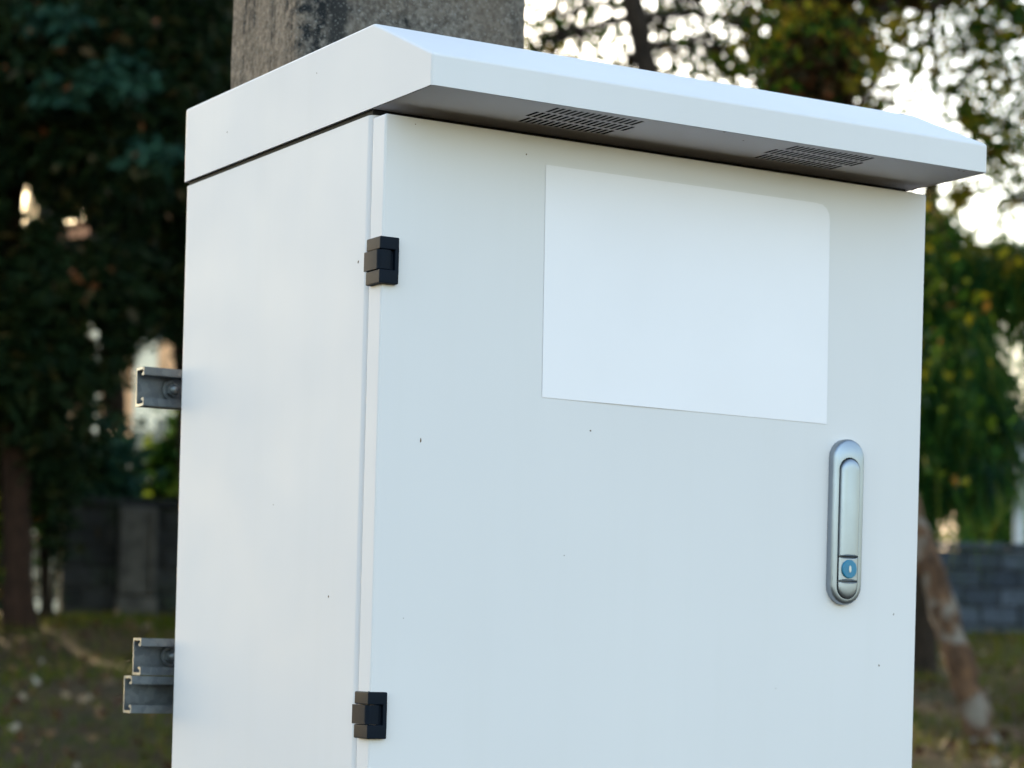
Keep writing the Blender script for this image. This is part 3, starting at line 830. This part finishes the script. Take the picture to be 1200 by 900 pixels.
tree('casuarina_tree', 'green feathery tree with drooping strands right of the cabinet', 'tree', [(1077, 748, 19), (1078, 620, 19), (1082, 480, 19), (1085, 300, 19), (1095, 180, 19)], .12, .06,
     [(1108, 420, 18.6, 50, 90, 7000), (1100, 310, 18.8, 40, 60, 3200), (1142, 460, 18.4, 42, 55, 4200), (1105, 520, 18.5, 26, 40, 2600), (1165, 330, 19, 46, 36, 2400), (1050, 400, 19, 70, 150, 6000), (1160, 290, 19, 60, 30, 1300), (1250, 360, 19, 40, 80, 2500)],
     M['needle'], M['bark_dark'], (.36, .013), kind='strand', seed=51, gaps=RG, per=130, sig=.20, sway=.75,
     extra=[('yellow_leaves', M['leaf_yellow'], [(1182, 312, 18.6, 24, 12, 190), (1115, 300, 18.6, 24, 24, 60), (1092, 270, 18.6, 8, 36, 120), (1110, 580, 18.4, 10, 14, 50), (1130, 290, 18.6, 30, 16, 60)], (.13, .03)),
            ('bluish_leaves', M['teal'], [(1140, 545, 18.2, 36, 20, 220), (1165, 490, 18.2, 26, 20, 160), (1120, 480, 18.2, 22, 30, 120)], (.26, .02))])
tree('broadleaf_tree', 'dark tree farther back behind the green feathery tree', 'tree', [(1140, 740, 31), (1142, 560, 31), (1150, 400, 31), (1160, 300, 31)], .14, .07,
     [(1110, 440, 31, 60, 90, 2600), (1150, 360, 31, 50, 50, 1300), (1080, 330, 31, 60, 80, 2600), (1150, 290, 31, 70, 20, 500)], M['needle'], M['bark_dark'], (.6, .022), kind='strand', seed=57, gaps=RG, per=60, sig=.3, sway=.6)

# the leaning trunk beyond the cabinet's right edge
rs = np.random.RandomState(77)
pa = [at(1152, 868, 14.6), at(1138, 815, 14.62), at(1112, 735, 14.7), at(1085, 650, 14.8), at(1050, 560, 15), at(1005, 450, 15.3), at(960, 330, 15.6)]
pa = np.array(pa); g0 = height(pa[0][0], pa[0][1]); pa[0][2] = g0 - .1
tt = np.linspace(0, 6, 43); ip = np.stack([np.interp(tt, np.arange(7), pa[:, k]) for k in range(3)], 1)
for _ in range(4): ip[1:-1] = (ip[:-2] + 2 * ip[1:-1] + ip[2:]) / 4
rd = np.linspace(.098, .062, 43) * (1 + .07 * np.sin(np.arange(43) * 1.3)); rd[:3] *= (1.35, 1.2, 1.08)
P = Pile(); V, F_ = tube_arrays(ip + rs.normal(0, .008, ip.shape), rd, 14, .07, rs); P.add(V, F_)
lean = empty('leaning_tree', (pa[0][0], pa[0][1], float(g0))); tag(lean, 'leaning tree trunk with patchy orange and pale bark, right of the cabinet', 'tree')
link('trunk', P.mesh('trunk', 60), M['bark_lean'], lean)
LP = np.concatenate([pa[6] + rs.normal(0, .5, (900, 3)), pa[5] + rs.normal(0, .35, (300, 3))]); d = rs.normal(size=LP.shape); d[:, 2] -= .5
V, F_ = leaves(LP, d, .10, .055, .12, rs); link('crown', mesh_np('crown', V, F_), M['leaf_mid'], lean)


def shrub(label, px, s, wpx, hpx, n, mat, leaf, seed, lift=0, gaps=None):
    rs = np.random.RandomState(seed); g = ground(px, s); root = empty('shrub', g); tag(root, label, 'shrub')
    w_ = wpx * s / FPX / 2; h_ = hpx * s / FPX
    P = Pile(); tips = []
    for i in range(9):
        a_ = rs.uniform(0, 2 * math.pi); r_ = rs.uniform(.2, 1)
        tip = g + np.array([math.cos(a_) * w_ * r_, math.sin(a_) * min(w_, .8) * r_, h_ * rs.uniform(.55, 1)])
        V, F_ = tube_arrays([g + rs.normal(0, .05, 3) * (1, 1, 0) - (0, 0, .05), (g + tip) / 2 + rs.normal(0, .06, 3), tip], [.02, .014, .006], 5); P.add(V, F_); tips.append(tip)
    link('stem', P.mesh('stem'), M['bark_dark'], root)
    q = np.concatenate([np.array(tips)[rs.randint(0, 9, n)] * .72 + (g + np.array([0, 0, h_ * .45])) * .28 + rs.normal(0, 1, (n, 3)) * np.array([w_ * .32, min(w_, .7) * .35, h_ * .18])])
    q[:, 2] = np.maximum(q[:, 2], g[2] + .05); q = q[~in_gap(q, gaps)]
    d = rs.normal(size=q.shape); d[:, 2] = d[:, 2] * .5 + .1
    V, F_ = leaves(q, d, leaf[0], leaf[1], .1, rs); link('crown', mesh_np('crown', V, F_), mat, root)


shrub('dark yellowish bush left of the thick reddish trunk', -20, 21.5, 90, 270, 2600, M['leaf_mid'], (.12, .06), 5)
shrub('dense dark greenery behind the thick reddish trunk', 5, 26.5, 150, 300, 6000, M['leaf_dark'], (.16, .08), 16, gaps=LG[1:])
shrub('dark bush between the thick trunk and the wall end', 52, 22.5, 60, 290, 4200, M['leaf_dark'], (.12, .06), 6, gaps=LG[1:])
shrub('bluish leaved shrub above the dark wall, behind the beige post', 112, 26, 100, 205, 1800, M['teal'], (.24, .12), 7, gaps=LG)
shrub('bright green broad leaved shrub above the dark wall, next to the cabinet', 222, 26.5, 80, 205, 1200, M['shrub'], (.30, .16), 9, gaps=LG)
shrub('bright green garden shrub above the low grey wall', 1162, 29, 90, 190, 2200, M['shrub'], (.14, .07), 10)
shrub('small green bush beside the pale grey post', 1235, 29.5, 80, 210, 2000, M['shrub'], (.14, .07), 12)
shrub('leafy bush above the low grey wall, directly behind the cabinet', 700, 29, 200, 230, 3500, M['leaf_mid'], (.14, .07), 14)

# far-off wood that closes the view between the nearer trees
rs = np.random.RandomState(99)
n = 26000; ang_ = rs.uniform(-.62, .62, n); dist = rs.uniform(85, 110, n)
hh = 5.2 + 1.4 * np.sin(ang_ * 19) + 1.0 * np.sin(ang_ * 47 + 1)
q = np.stack([CAM[0] + dist * (FW[0] * np.cos(ang_) + RT[0] * np.sin(ang_)), CAM[1] + dist * (FW[1] * np.cos(ang_) + RT[1] * np.sin(ang_)), 1.4 + hh * rs.uniform(0, 1, n) ** .8], 1)
d = rs.normal(size=q.shape); V, F_ = leaves(q, d, .9, .6, .15, rs)
tag(link('far_wood', mesh_np('far_wood', V, F_), M['leaf_mid']), 'far-off green trees closing the view behind the houses', 'trees', kind='stuff')

# ================================================================== GRASS AND FALLEN LEAVES
def bank(n, seed, smin=7, smax=24.3, lat=11):
    rs = np.random.RandomState(seed); s = rs.uniform(smin, smax, n); l = rs.uniform(-lat, lat, n)
    x = CAM[0] + s * FW[0] + l * RT[0]; y = CAM[1] + s * FW[1] + l * RT[1]
    return rs, x, y, s


rs, x, y, s = bank(260000, 1)
den = .5 + .5 * np.sin(x * 1.3 + np.sin(y * .9) * 2) * np.sin(y * 1.1 + np.sin(x * .7) * 2) + .35 * np.sin(x * 4 + y * 3) * np.sin(y * 5 - x) + .5 * np.clip((s - 20) / 3, 0, 1)
k = rs.uniform(0, 1, len(x)) < np.clip(den - .05, .05, 1) * .75; x, y = x[k], y[k]; n = len(x)
z = height(x, y); az = rs.uniform(0, 2 * math.pi, n); h_ = rs.uniform(.03, .10, n); lean_ = rs.uniform(.1, .8, n) * h_
wv = np.stack([np.cos(az + 1.57), np.sin(az + 1.57), np.zeros(n)], 1) * rs.uniform(.004, .009, (n, 1))
b = np.stack([x, y, z - .005], 1); tip = np.stack([x + np.cos(az) * lean_, y + np.sin(az) * lean_, z + h_], 1)
V = np.stack([b - wv, b + wv, tip], 1).reshape(-1, 3); o = np.arange(n) * 3
tag(link('grass', mesh_np('grass', V, np.stack([o, o + 1, o + 2], 1)), M['grass']), 'short patchy green grass on the bank', 'grass', kind='stuff')
rs, x, y, s = bank(7000, 2)
q = np.stack([x, y, height(x, y) + rs.uniform(.008, .05, len(x))], 1); d = rs.normal(size=q.shape); d[:, 2] *= .25
V, F_ = leaves(q, d, .085, .055, .18, rs)
tag(link('fallen_leaves', mesh_np('fallen_leaves', V, F_), M['litter']), 'brown and pale fallen leaves scattered over the bank', 'leaf litter', kind='stuff')
